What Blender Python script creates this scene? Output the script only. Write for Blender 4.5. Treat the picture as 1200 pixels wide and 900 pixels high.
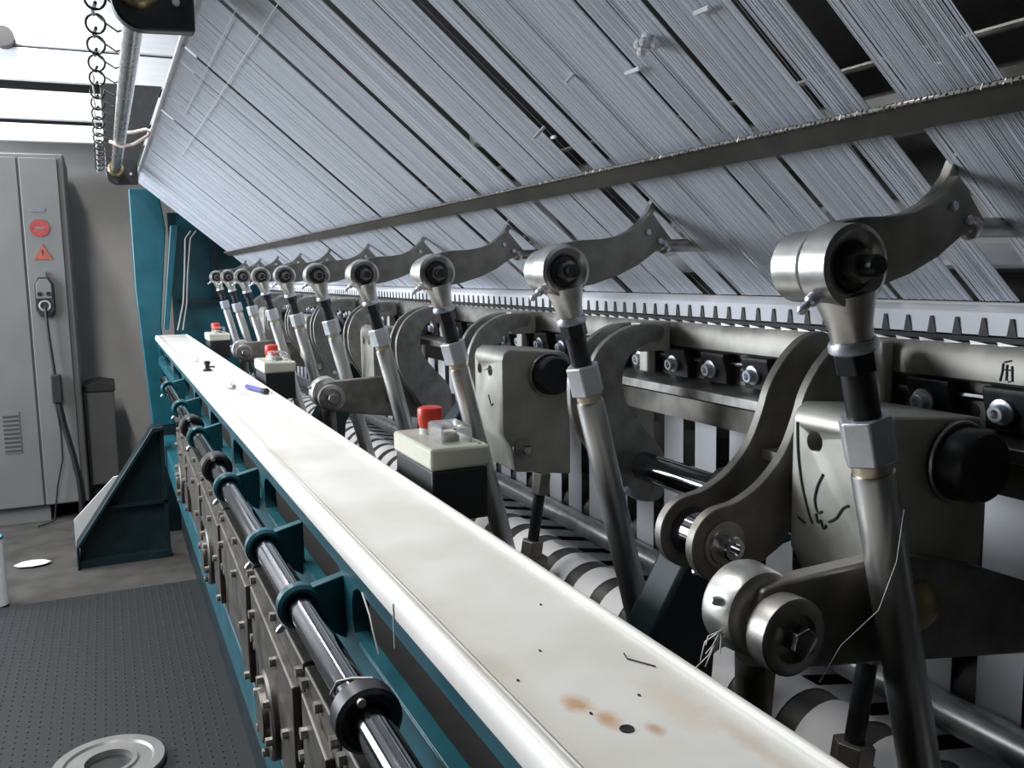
import bpy, bmesh, math, random
from mathutils import Vector, Matrix
random.seed(7)
H = 1.36                     # eye height; all build coordinates are relative to the eye in Z
S = bpy.context.scene
for o in list(bpy.data.objects): bpy.data.objects.remove(o, do_unlink=True)
COL = S.collection
# ------------------------------------------------------------------ camera
yaw, pit, rol = math.radians(24.262), math.radians(7.128), math.radians(1.0)
F = Vector((math.sin(yaw)*math.cos(pit), math.cos(yaw)*math.cos(pit), -math.sin(pit)))
R0 = Vector((math.cos(yaw), -math.sin(yaw), 0)); U0 = R0.cross(F)
R = R0*math.cos(rol)-U0*math.sin(rol); U = R0*math.sin(rol)+U0*math.cos(rol)
cam = bpy.data.cameras.new('camera'); cam.sensor_width = 36; cam.lens = 36*1050/1200
cam.clip_start = .02
co = bpy.data.objects.new('camera', cam); COL.objects.link(co)
co.matrix_world = Matrix(((R.x, U.x, -F.x, 0), (R.y, U.y, -F.y, 0), (R.z, U.z, -F.z, H), (0, 0, 0, 1)))
S.camera = co
# ------------------------------------------------------------------ world and lights
w = bpy.data.worlds.new('world'); S.world = w; w.use_nodes = True
w.node_tree.nodes['Background'].inputs[0].default_value = (.75, .85, 1, 1)
w.node_tree.nodes['Background'].inputs[1].default_value = .03
def area(name, loc, target, sx, sy, power, col):
    l = bpy.data.lights.new(name, 'AREA'); l.shape = 'RECTANGLE'; l.size = sx; l.size_y = sy
    l.energy = power; l.color = col
    o = bpy.data.objects.new(name, l); COL.objects.link(o); o.location = (loc[0], loc[1], loc[2]+H)
    d = Vector(target)-Vector(loc); o.rotation_euler = d.to_track_quat('-Z', 'Y').to_euler()
    return o
def strip_light(name, x, y, z, ln, power):          # a downward strip light running along the aisle
    l = bpy.data.lights.new(name, 'AREA'); l.shape = 'RECTANGLE'; l.size = .16; l.size_y = ln
    l.energy = power; l.color = (1, .985, .95)
    o = bpy.data.objects.new(name, l); COL.objects.link(o); o.location = (x, y, z+H)
area('added_left_light', (-2.7, 4.3, .55), (.4, 3.9, .1), 2.9, 1.6, 225, (.86, .93, 1))  # added area light for the underside of the yarns; no window stands there
strip_light('ceiling_tube_middle', -.55, 2.4, 1.75, 2.4, 80)
strip_light('added_beam_light', -.5, 5.5, 1.75, .9, 24)  # added lamp that brightens the white beams, no fixture known
S.view_settings.view_transform = 'Standard'; S.view_settings.look = 'None'
S.view_settings.exposure = 0.06; S.view_settings.gamma = 1; S.view_settings.use_curve_mapping = False
# ------------------------------------------------------------------ materials
MATS = {}
def mat(name, col, rough=.5, metal=0., var=.12, scale=30., bump=0., stretch=(1, 1, 1), spec=None, col2=None):
    m = bpy.data.materials.new(name); m.use_nodes = True; nt = m.node_tree; N = nt.nodes; L = nt.links
    b = N['Principled BSDF']; b.inputs['Metallic'].default_value = metal
    tc = N.new('ShaderNodeTexCoord'); mp = N.new('ShaderNodeMapping'); mp.inputs['Scale'].default_value = stretch
    L.new(tc.outputs['Object'], mp.inputs['Vector'])
    nz = N.new('ShaderNodeTexNoise'); nz.inputs['Scale'].default_value = scale; nz.inputs['Detail'].default_value = 5
    L.new(mp.outputs[0], nz.inputs['Vector'])
    cr = N.new('ShaderNodeValToRGB'); c2 = col2 or tuple(max(0, c*(1-2*var)) for c in col)
    cr.color_ramp.elements[0].position = .3; cr.color_ramp.elements[1].position = .68
    cr.color_ramp.elements[0].color = (*c2, 1); cr.color_ramp.elements[1].color = (*[min(1, c*(1+var)) for c in col], 1)
    L.new(nz.outputs['Fac'], cr.inputs[0]); L.new(cr.outputs[0], b.inputs['Base Color'])
    mr = N.new('ShaderNodeMapRange'); mr.inputs['To Min'].default_value = max(.03, rough*.8); mr.inputs['To Max'].default_value = min(1, rough*1.25)
    L.new(nz.outputs['Fac'], mr.inputs[0]); L.new(mr.outputs[0], b.inputs['Roughness'])
    if bump:
        bp = N.new('ShaderNodeBump'); bp.inputs['Strength'].default_value = bump; bp.inputs['Distance'].default_value = .002
        L.new(nz.outputs['Fac'], bp.inputs['Height']); L.new(bp.outputs[0], b.inputs['Normal'])
    if spec is not None: b.inputs['Specular IOR Level'].default_value = spec
    MATS[name] = m; return m
mat('steel', (.40, .385, .36), .38, .85, .16, 40)
mat('steel_light', (.62, .61, .58), .34, .85, .10, 60)
mat('steel_worn', (.25, .235, .21), .45, .7, .2, 25, .15)
mat('arm_steel', (.27, .255, .225), .42, .75, .15, 40)
mat('strip_dark', (.10, .095, .085), .5, .5, .12, 30)
mat('tube_steel', (.68, .68, .67), .36, .95, .10, 60, 0, (1, 1, .15))
mat('rail_steel', (.55, .55, .54), .27, 1., .05, 30)
mat('chrome', (.72, .72, .74), .13, 1., .04, 30)
mat('cover_steel', (.115, .105, .092), .45, .6, .22, 25, .15)
mat('shaft_chrome', (.22, .22, .235), .10, 1., .05, 20)
mat('zinc', (.70, .73, .78), .38, .75, .05, 80)
mat('cast', (.47, .455, .40), .42, .45, .12, 18, .2)
mat('black', (.018, .018, .02), .38, 0., .2, 50)
mat('black_plastic', (.02, .02, .022), .5, 0., .1, 50)
mat('coil', (.30, .26, .20), .45, .7, .1, 50)
mat('pale_brass', (.62, .56, .42), .35, .8, .08, 50)
mat('brass', (.42, .35, .2), .35, .9, .1, 50)
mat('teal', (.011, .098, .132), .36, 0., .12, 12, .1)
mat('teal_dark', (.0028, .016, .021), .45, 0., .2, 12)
mat('cream', (.70, .69, .57), .4, 0., .04, 20)
mat('red', (.72, .055, .03), .35, 0., .06, 20)
mat('wall', (.66, .645, .63), .8, 0., .06, 2.5)
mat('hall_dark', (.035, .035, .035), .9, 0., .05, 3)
mat('ceiling', (.28, .28, .28), .9, 0., .05, 3)
mat('concrete', (.055, .05, .045), .8, 0., .2, 9, .2)
mat('cabinet', (.16, .16, .158), .5, 0., .04, 4)
mat('cabinet_dark', (.05, .05, .05), .6, 0., .1, 10)
mat('panel_white', (.86, .87, .90), .5, 0., .03, 4, 0, (1, 1, 8))
mat('panel_grey', (.55, .55, .54), .6, 0., .05, 4)
mat('white_plastic', (.85, .85, .86), .4, 0., .03, 20)
mat('yarn', (.80, .83, .90), .55, 0., .05, 4, 0, (.1, 30, .1))
mat('thread', (.82, .80, .76), .8, 0., .08, 40)
mat('lint', (.88, .88, .90), .8, 0., .04, 40)
mat('pink_cord', (.72, .60, .56), .8, 0., .1, 200)
mat('cable_grey', (.36, .355, .34), .5, 0., .05, 20)
mat('sign_red', (.33, .05, .045), .5, 0., .15, 60)
mat('sign_orange', (.34, .085, .05), .5, 0., .15, 60)
mat('sign_grey', (.16, .16, .19), .5, 0., .05, 60)
mat('ink', (.025, .025, .035), .7, 0., .1, 60)
mat('roller', (.10, .095, .09), .42, .6, .12, 20)
mat('guide_metal', (.46, .46, .48), .42, .6, .1, 8)
mat('blue_pen', (.04, .05, .30), .4, 0., .1, 40)
mat('disc_metal', (.25, .245, .24), .38, .45, .05, 10)
mat('floor_mat', (.011, .0125, .015), .65, 0., .10, 60)
def custom(name):
    m = bpy.data.materials.new(name); m.use_nodes = True; MATS[name] = m
    return m, m.node_tree.nodes, m.node_tree.links, m.node_tree.nodes['Principled BSDF']
# tray enamel with rust spots near one end and small specks
m, N, L, b = custom('enamel')
tc = N.new('ShaderNodeTexCoord'); nz = N.new('ShaderNodeTexNoise'); nz.inputs['Scale'].default_value = 7; nz.inputs['Detail'].default_value = 6
L.new(tc.outputs['Object'], nz.inputs['Vector'])
cr = N.new('ShaderNodeValToRGB'); cr.color_ramp.elements[0].color = (.66, .64, .59, 1); cr.color_ramp.elements[1].color = (.80, .79, .755, 1)
cr.color_ramp.elements[0].position = .25; cr.color_ramp.elements[1].position = .6
L.new(nz.outputs['Fac'], cr.inputs[0]); prev = cr.outputs[0]
def spot(prev, cx, cy, rx, ry, col, amt):
    mp = N.new('ShaderNodeMapping'); mp.vector_type = 'POINT'
    mp.inputs['Location'].default_value = (-cx/rx, -cy/ry, 0); mp.inputs['Scale'].default_value = (1/rx, 1/ry, 0)
    L.new(tc.outputs['Object'], mp.inputs[0])
    ln = N.new('ShaderNodeVectorMath'); ln.operation = 'LENGTH'; L.new(mp.outputs[0], ln.inputs[0])
    n2 = N.new('ShaderNodeTexNoise'); n2.inputs['Scale'].default_value = 90; L.new(tc.outputs['Object'], n2.inputs['Vector'])
    ad = N.new('ShaderNodeMath'); ad.operation = 'ADD'; L.new(ln.outputs['Value'], ad.inputs[0]); L.new(n2.outputs['Fac'], ad.inputs[1])
    mr = N.new('ShaderNodeMapRange'); mr.inputs[1].default_value = .7; mr.inputs[2].default_value = 1.6; mr.inputs[3].default_value = amt; mr.inputs[4].default_value = 0
    L.new(ad.outputs[0], mr.inputs[0])
    mx = N.new('ShaderNodeMix'); mx.data_type = 'RGBA'; L.new(mr.outputs[0], mx.inputs['Factor'])
    L.new(prev, mx.inputs[6]); mx.inputs[7].default_value = (*col, 1); return mx.outputs[2]
for sp in ((.284, .530, .012, .018, (.52, .27, .08), .75), (.293, .500, .010, .016, (.52, .27, .08), .75), (.314, .476, .007, .012, (.5, .26, .1), .7),
           (.300, .408, .012, .018, (.55, .32, .12), .5), (.345, .50, .02, .05, (.6, .42, .22), .3), (.262, .60, .012, .04, (.6, .5, .36), .35),
           (.36, .44, .01, .06, (.55, .36, .2), .35), (.31, 2.4, .03, .14, (.5, .49, .46), .5)):
    prev = spot(prev, sp[0]-.305, sp[1]-.3, *sp[2:])
L.new(prev, b.inputs['Base Color']); b.inputs['Roughness'].default_value = .42
# woven ribbon: fine lengthwise threads
m, N, L, b = custom('ribbon')
tc = N.new('ShaderNodeTexCoord'); wv = N.new('ShaderNodeTexWave'); wv.bands_direction = 'Y'; wv.inputs['Scale'].default_value = 190; wv.inputs['Distortion'].default_value = .6
L.new(tc.outputs['Object'], wv.inputs['Vector'])
cr = N.new('ShaderNodeValToRGB'); cr.color_ramp.elements[0].color = (.84, .84, .88, 1); cr.color_ramp.elements[1].color = (.93, .93, .95, 1)
L.new(wv.outputs['Fac'], cr.inputs[0]); L.new(cr.outputs[0], b.inputs['Base Color']); b.inputs['Roughness'].default_value = .75
# clear plastic
m, N, L, b = custom('clear'); b.inputs['Base Color'].default_value = (.93, .95, .95, 1); b.inputs['Roughness'].default_value = .12
b.inputs['Transmission Weight'].default_value = .85; b.inputs['IOR'].default_value = 1.3
# ventilation grille of the cabinet
# ------------------------------------------------------------------ mesh builder
class MB:
    def __init__(s): s.v = []; s.f = []
    def add(s, vs, fs):
        n = len(s.v); s.v += [tuple(v) for v in vs]; s.f += [tuple(i+n for i in f) for f in fs]; return s
    def box(s, x0, x1, y0, y1, z0, z1):
        vs = [(x, y, z) for z in (z0, z1) for y in (y0, y1) for x in (x0, x1)]
        return s.add(vs, [(0, 2, 3, 1), (4, 5, 7, 6), (0, 1, 5, 4), (2, 6, 7, 3), (0, 4, 6, 2), (1, 3, 7, 5)])
    def obox(s, c, ax, ay, az, hx, hy, hz):
        c, ax, ay, az = map(Vector, (c, ax, ay, az))
        vs = [c+ax*hx*i+ay*hy*j+az*hz*k for k in (-1, 1) for j in (-1, 1) for i in (-1, 1)]
        return s.add(vs, [(0, 2, 3, 1), (4, 5, 7, 6), (0, 1, 5, 4), (2, 6, 7, 3), (0, 4, 6, 2), (1, 3, 7, 5)])
    def cyl(s, a, b, r, n=20, r2=None, rot=0., caps=True):
        a, b = Vector(a), Vector(b); r2 = r if r2 is None else r2; d = (b-a).normalized()
        u = d.orthogonal().normalized()
        if abs(d.y) > .9: u = Vector((1, 0, 0))
        elif abs(d.y) < .3: u = Vector((0, 1, 0)).cross(d).normalized()
        v = d.cross(u).normalized(); u = v.cross(d)
        vs = []
        for q, rr in ((a, r), (b, r2)):
            vs += [q+u*rr*math.cos(rot+2*math.pi*i/n)+v*rr*math.sin(rot+2*math.pi*i/n) for i in range(n)]
        fs = [(i, (i+1) % n, n+(i+1) % n, n+i) for i in range(n)]
        if caps: fs += [tuple(range(n-1, -1, -1)), tuple(range(n, 2*n))]
        return s.add(vs, fs)
    def lathe(s, a, d, prof, n=24):          # prof: (distance along d, radius)
        a, d = Vector(a), Vector(d).normalized(); u = Vector((1, 0, 0)) if abs(d.y) > .9 else Vector((0, 1, 0)).cross(d).normalized() if abs(d.y) < .3 else d.orthogonal().normalized()
        v = d.cross(u).normalized(); u = v.cross(d); vs, fs = [], []
        for t, r in prof:
            vs += [a+d*t+u*r*math.cos(2*math.pi*i/n)+v*r*math.sin(2*math.pi*i/n) for i in range(n)]
        for k in range(len(prof)-1):
            fs += [(k*n+i, k*n+(i+1) % n, (k+1)*n+(i+1) % n, (k+1)*n+i) for i in range(n)]
        if prof[0][1] > 1e-5: fs.append(tuple(range(n-1, -1, -1)))
        if prof[-1][1] > 1e-5: fs.append(tuple((len(prof)-1)*n+i for i in range(n)))
        return s.add(vs, fs)
    def prism(s, pts, y0, y1):               # polygon in (x, z) extruded along y
        n = len(pts)
        A = sum(pts[i][0]*pts[(i+1) % n][1]-pts[(i+1) % n][0]*pts[i][1] for i in range(n))
        if A < 0: pts = pts[::-1]
        vs = [(x, y0, z) for x, z in pts]+[(x, y1, z) for x, z in pts]
        return s.add(vs, [tuple(range(n)), tuple(range(2*n-1, n-1, -1))]+[(i, i+n, (i+1) % n+n, (i+1) % n) for i in range(n)])
    def prism_x(s, pts, x0, x1):             # polygon in (y, z) extruded along x
        n = len(pts)
        A = sum(pts[i][0]*pts[(i+1) % n][1]-pts[(i+1) % n][0]*pts[i][1] for i in range(n))
        if A < 0: pts = pts[::-1]
        vs = [(x0, y, z) for y, z in pts]+[(x1, y, z) for y, z in pts]
        return s.add(vs, [tuple(range(n-1, -1, -1)), tuple(range(n, 2*n))]+[(i, (i+1) % n, (i+1) % n+n, i+n) for i in range(n)])
    def tube(s, pts, r, n=8):
        pts = [Vector(p) for p in pts]; vs, fs = [], []; u = None
        for k, q in enumerate(pts):
            d = (pts[min(k+1, len(pts)-1)]-pts[max(k-1, 0)]).normalized()
            u = d.orthogonal().normalized() if u is None else (u-d*u.dot(d)).normalized()
            v = d.cross(u)
            vs += [q+u*r*math.cos(2*math.pi*i/n)+v*r*math.sin(2*math.pi*i/n) for i in range(n)]
        for k in range(len(pts)-1):
            fs += [(k*n+i, k*n+(i+1) % n, (k+1)*n+(i+1) % n, (k+1)*n+i) for i in range(n)]
        fs += [tuple(range(n-1, -1, -1)), tuple((len(pts)-1)*n+i for i in range(n))]
        return s.add(vs, fs)
    def torus(s, c, ax, R_, r, n=20, k=8):
        ax = Vector(ax).normalized(); u = ax.orthogonal().normalized(); v = ax.cross(u); c = Vector(c); vs, fs = [], []
        for i in range(n):
            e = u*math.cos(2*math.pi*i/n)+v*math.sin(2*math.pi*i/n)
            vs += [c+e*(R_+r*math.cos(2*math.pi*j/k))+ax*r*math.sin(2*math.pi*j/k) for j in range(k)]
        fs = [(i*k+j, ((i+1) % n)*k+j, ((i+1) % n)*k+(j+1) % k, i*k+(j+1) % k) for i in range(n) for j in range(k)]
        return s.add(vs, fs)
    def sphere(s, c, r, n=12, sx=1, sy=1, sz=1):
        c = Vector(c); h = n//2; vs = [c+Vector((0, 0, r*sz))]; fs = []
        for k in range(1, h):
            t = math.pi*k/h
            vs += [c+Vector((r*sx*math.sin(t)*math.cos(2*math.pi*i/n), r*sy*math.sin(t)*math.sin(2*math.pi*i/n), r*sz*math.cos(t))) for i in range(n)]
        vs.append(c-Vector((0, 0, r*sz))); e = len(vs)-1
        fs += [(0, 1+i, 1+(i+1) % n) for i in range(n)]
        for k in range(h-2): fs += [(1+k*n+i, 1+(k+1)*n+i, 1+(k+1)*n+(i+1) % n, 1+k*n+(i+1) % n) for i in range(n)]
        fs += [(e, e-n+(i+1) % n, e-n+i) for i in range(n)]
        return s.add(vs, fs)
    def mesh(s, name, mt, org=(0, 0, 0)):
        me = bpy.data.meshes.new(name); ox, oy, oz = org
        me.from_pydata([(x-ox, y-oy, z-oz) for x, y, z in s.v], [], s.f); me.validate(); me.update()
        me.materials.append(MATS[mt])
        me.polygons.foreach_set('use_smooth', [True]*len(me.polygons)); me.set_sharp_from_angle(angle=math.radians(38))
        return me
    def build(s, name, mt, parent=None, bevel=0., org=None, kind=None, label=None):
        g = ORG.get(parent.name, (0, 0, 0)) if parent else (org or (0, 0, 0))
        o = bpy.data.objects.new(name, s.mesh(name, mt, g)); COL.objects.link(o)
        if parent:
            o.parent = parent
            ORG[o.name] = g
        else:
            o.location = (g[0], g[1], g[2]+H); ORG[o.name] = g
        if bevel:
            bv = o.modifiers.new('bevel', 'BEVEL'); bv.width = bevel; bv.segments = 2; bv.limit_method = 'ANGLE'; bv.angle_limit = .7
            wn = o.modifiers.new('normals', 'WEIGHTED_NORMAL'); wn.keep_sharp = True
        if kind: o['kind'] = kind
        if label: o['label'] = label
        return o
ORG = {}
def tag(o, label, cat, group=None):
    o['label'] = label; o['category'] = cat
    if group: o['group'] = group
    return o
def thing(name, loc, label, cat, group=None):
    o = bpy.data.objects.new(name, None); COL.objects.link(o); o.empty_display_size = .05
    o.location = (loc[0], loc[1], loc[2]+H); ORG[o.name] = tuple(loc); return tag(o, label, cat, group)
def dup(root, dx, label, group=None):
    r = root.copy(); COL.objects.link(r); r.location = root.location+Vector(dx); r['label'] = label
    if group: r['group'] = group
    for ch in list(root.children):
        c = ch.copy(); COL.objects.link(c); c.parent = r
        for g in list(ch.children):
            d = g.copy(); COL.objects.link(d); d.parent = c
    return r
def link_copy(o, dx, parent):
    c = o.copy(); COL.objects.link(c); c.parent = parent; c.location = o.location+Vector(dx); return c
def structure(o): o['kind'] = 'structure'; return o
def arc(cx, cz, r, a0, a1, n): return [(cx+r*math.cos(math.radians(a0+(a1-a0)*i/n)), cz+r*math.sin(math.radians(a0+(a1-a0)*i/n))) for i in range(n+1)]
def smooth(pts, n=4):
    out = []; m = len(pts)
    for i in range(m):
        p0, p1, p2, p3 = pts[i-1], pts[i], pts[(i+1) % m], pts[(i+2) % m]
        for k in range(n):
            t = k/n; out.append(tuple(.5*(2*p1[c]+(p2[c]-p0[c])*t+(2*p0[c]-5*p1[c]+4*p2[c]-p3[c])*t*t+(3*p1[c]-p0[c]-3*p2[c]+p3[c])*t**3) for c in (0, 1)))
    return out
def curve(pts, n=5):
    q = [pts[0]]+list(pts)+[pts[-1]]; out = []
    for i in range(1, len(q)-2):
        p0, p1, p2, p3 = q[i-1:i+3]
        for k in range(n):
            t = k/n; out.append(tuple(.5*(2*p1[c]+(p2[c]-p0[c])*t+(2*p0[c]-5*p1[c]+4*p2[c]-p3[c])*t*t+(3*p1[c]-p0[c]-3*p2[c]+p3[c])*t**3) for c in range(len(p1))))
    return out+[tuple(pts[-1])]
ORD = ['nearest', 'second', 'third', 'fourth', 'fifth', 'sixth', 'seventh', 'eighth', 'ninth', 'farthest']
FL = -H
# ------------------------------------------------------------------ room
structure(MB().box(-3.4, 3.2, -2.6, 6.6, FL-.1, FL).build('floor', 'concrete'))
structure(MB().box(-3.4, 3.2, 6.4, 6.55, FL, 1.9).build('wall_back', 'wall'))
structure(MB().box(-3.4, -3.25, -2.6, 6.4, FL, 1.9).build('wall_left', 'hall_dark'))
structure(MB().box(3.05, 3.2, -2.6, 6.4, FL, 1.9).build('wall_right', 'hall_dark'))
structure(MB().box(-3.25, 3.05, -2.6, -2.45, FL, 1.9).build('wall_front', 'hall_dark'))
structure(MB().box(-3.4, 3.2, -2.6, 6.6, 1.9, 2.0).build('ceiling', 'ceiling'))
o = MB().box(-1.6, .55, .4, 4.15, FL, FL+.012).build('floor_mat', 'floor_mat', bevel=.004)
tag(o, 'dark studded rubber mat on the aisle floor', 'mat')
mb = MB()
for i in range(70):
    for j in range(104):
        x, y = -1.58+i*.0305, .42+j*.0358+(.0179 if i % 2 else 0)
        if y < 1.6 or y > 4.14 or x > .27: continue
        mb.add([(x+.0055*math.cos(q*math.pi/3), y+.0055*math.sin(q*math.pi/3), FL+.0118) for q in range(6)]+[(x+.003*math.cos(q*math.pi/3), y+.003*math.sin(q*math.pi/3), FL+.0145) for q in range(6)],
               [(q, (q+1) % 6, (q+1) % 6+6, q+6) for q in range(6)]+[(6, 7, 8, 9, 10, 11)])
mb.build('stud', 'floor_mat', o, kind='stuff')
# ------------------------------------------------------------------ warp sheet of yarns
PITCH, Y0 = .4515, .511
E0, E1 = (.175, .475), (.785, -.036)
ws = thing('warp_sheet', (E1[0], .5, E1[1]), 'bluish white sheet of warp yarns sloping down to the needles', 'yarn sheet')
gaps = [(.558, .034), (.62, .006), (.715, .008), (.80, .004), (.985, .012), (1.052, .032), (1.15, .004), (1.265, .022), (1.425, .020), (1.50, .004), (1.60, .022), (1.75, .007),
        (1.88, .005), (2.02, .020), (2.07, .005), (2.15, .007), (2.21, .006), (2.33, .004), (2.45, .005), (2.55, .008), (2.67, .005), (2.79, .022), (2.92, .006), (3.05, .009), (3.22, .006),
        (3.40, .006), (3.59, .026), (3.72, .008), (3.90, .010), (4.05, .007), (4.2, .012), (4.35, .008), (4.52, .012), (4.68, .009)]
edges = [.452]+[v for g, wd in gaps for v in (g-wd/2, g+wd/2)]+[4.84]
def yarns(y0, y1, skip):
    mb = MB(); y = y0
    while y < y1:
        if random.random() > skip:
            j = random.uniform(-.0003, .0003); wd = random.uniform(.00044, .00050)*min(1, max(.58, .58+.42*(y-.7)/1.2)); dz = random.uniform(-.0004, .0004)  # yarn width shrinks toward the near end, standing in for dimmer light
            pts = ((.40, 1.02), (E0[0], E0[1]+.004), (E1[0], E1[1]))
            vs = []
            for x, z in pts: vs += [(x, y+j-wd, z+dz), (x, y+j+wd, z+dz), (x+.0006, y+j, z+dz+.0007)]
            fs = []
            for k in (0, 1): fs += [(3*k+i, 3*k+(i+1) % 3, 3*k+3+(i+1) % 3, 3*k+3+i) for i in range(3)]
            mb.add(vs, fs)
        y += .00092
    return mb
for k in range(0, len(edges), 2):
    y0, y1 = edges[k], edges[k+1]
    sk = .06 if y1 < 1. else .05 if y1 < 1.3 else .04 if y1 < 2 else .02
    yarns(y0, y1, sk).build('yarn_band', 'yarn', ws, kind='stuff')
# stray yarns that cross the gaps
mb = MB()
for i in range(60):
    y = random.uniform(.6, 4.6); mb.tube([(E0[0], y, E0[1]-.002), (E1[0], y+random.uniform(-.02, .02), E1[1]-.001)], .0003, 3)
mb.build('stray_yarn', 'yarn', ws, kind='stuff')
MB().cyl((E0[0], .3, E0[1]), (E0[0], 4.86, E0[1]), .0045, 10).build('edge_rail', 'white_plastic', ws, label='thin bright white rail along the upper edge of the yarn sheet')
for x, n_ in ((.225, 0), (.262, 1)):
    z = E0[1]-.836*(x-E0[0])-.004
    MB().cyl((x, 1.1, z), (x, 3.2 if n_ else 2.6, z), .0009, 6).build('lease_cord', 'thread', ws)
# steel strip with a coil spring running across the sheet
sx, sz = .576, .1245
sb = thing('spring_rail', (sx, .4, sz), 'dark steel strip with a fine coil spring crossing the yarn sheet', 'rail')
MB().prism([(sx+.002, sz), (sx+.022, sz-.018), (sx+.025, sz-.015), (sx+.005, sz+.003)], .25, 4.86).build('strip', 'strip_dark', sb)
mb = MB(); pts = []
n = 2600
for i in range(n+1):
    y = .25+(4.6*i/n); a = i*1.9; pts.append((sx+.0022*math.cos(a), y, sz+.0022*math.sin(a)))
mb.tube(pts, .0009, 4).build('coil_spring', 'coil', sb)
MB().cyl((sx, .25, sz), (sx, 4.86, sz), .0018, 8).build('core_wire', 'steel', sb)
mb = MB().cyl((.6, .25, .168), (.6, 4.8, .168), .003, 8)
tag(mb.build('tension_wire', 'steel_worn'), 'thin wire parallel to the spring rail, behind the yarn sheet', 'wire')
# added panel that blocks light so the gaps in the sheet stay dark
o = MB().prism([(.335, .70), (.975, .205), (.982, .235), (.355, .73)], -.3, 5.0).build('light_block_panel', 'strip_dark', org=(.7, 2.4, .2)); tag(o, 'added dark panel behind the yarns that keeps their gaps dark', 'panel')
o = MB().box(.985, 1.02, -.3, 5.0, -.3, .24).build('machine_back', 'strip_dark', org=(1.0, 2.4, -.3)); tag(o, 'dark upright back of the machine behind the guide bar', 'machine back')
# guide bars and hangers behind the sheet
gb = thing('guide_bar', (.86, .5, .05), 'grey guide bar with a row of bolts behind the yarn sheet', 'bar')
MB().prism([(.80, -.005), (.80, .02), (.845, .075), (.90, .085), (.92, .03), (.86, -.01)], .2, 4.9).build('bar', 'guide_metal', gb, .004)
first = None
for i in range(58):
    y = .3+i*.08
    if first is None: first = MB().cyl((.824, y, .062), (.815, y, .071), .009, 10).build('bolt', 'zinc', gb)
    else: link_copy(first, (0, .08*i, 0), gb)
gb2 = MB().prism([(.80, .14), (.80, .19), (.84, .20), (.87, .13)], .2, 4.9).build('upper_guide_bar', 'steel_worn', bevel=.004)
tag(gb2, 'upper dark steel guide bar behind the yarn sheet', 'bar')
for i, (y, lab) in enumerate(((.62, 'grey hanger block behind the yarn sheet, nearest the camera'), (1.55, 'grey hanger block behind the yarn sheet, further along'))):
    hg = thing('hanger', (.74, y, .16), lab, 'bracket', 'hangers behind the sheet')
    MB().obox((.79, y, .12), (.76, 0, .64), (0, 1, 0), (-.64, 0, .76), .02, .018, .10).build('arm', 'steel_light', hg, .003)
    MB().box(.63, .69, y-.012, y+.022, .23, .285).build('clamp_block', 'steel_light', hg, .004)
# ------------------------------------------------------------------ swing arms (horns)
def make_horn(y, label):
    t = thing('swing_arm', (.5, y, 0), label, 'lever arm', 'swing arms along the machine')
    top = [(.506, .026), (.520, .0345), (.540, .0375), (.570, .0385), (.594, .042), (.614, .050), (.628, .060), (.640, .072)]
    bot = [(.674, .034), (.662, .026), (.645, .022), (.62, .006), (.59, -.007), (.555, -.017), (.52, -.022), (.506, -.020)]
    MB().prism(top+[(.644, .068)]+bot, y+.016, y+.026).build('plate', 'arm_steel', t, .0012)
    tip = [(.506, .026), (.520, .0345), (.540, .0375), (.570, .0385), (.594, .042), (.614, .050), (.628, .060), (.640, .073), (.650, .092), (.654, .091), (.6515, .076), (.642, .058)]
    MB().prism(tip+[(.645, .05), (.60, .0), (.52, -.015), (.506, -.014)], y+.026, y+.036).build('rim', 'steel', t, .0008)
    MB().lathe((.5, y+.017, 0), (0, 1, 0), [(0, .022), (.001, .0275), (.028, .0275), (.031, .025), (.032, .012), (.035, .011), (.036, .006)], 28).build('boss', 'steel_light', t)
    b1 = MB().lathe((.634, y+.0165, .047), (0, -1, 0), [(0, .0042), (.003, .0042), (.004, .003)], 8).build('bolt', 'zinc', t)
    link_copy(b1, (.018, 0, -.011), t)
    lk = MB().cyl((.660, y+.022, .030), (.80, y+.03, .032), .0085, 12).build('link_rod', 'steel', t)
    MB().sphere((.662, y+.022, .030), .011, 10).build('pivot', 'steel_light', lk)
    return t
horn = make_horn(Y0, 'dark curved swing arm beside the nearest rod head')
for k in range(1, 10):
    dup(horn, (0, PITCH*k, 0), 'dark curved swing arm at the %s rod head from the camera' % ORD[k])
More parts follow.
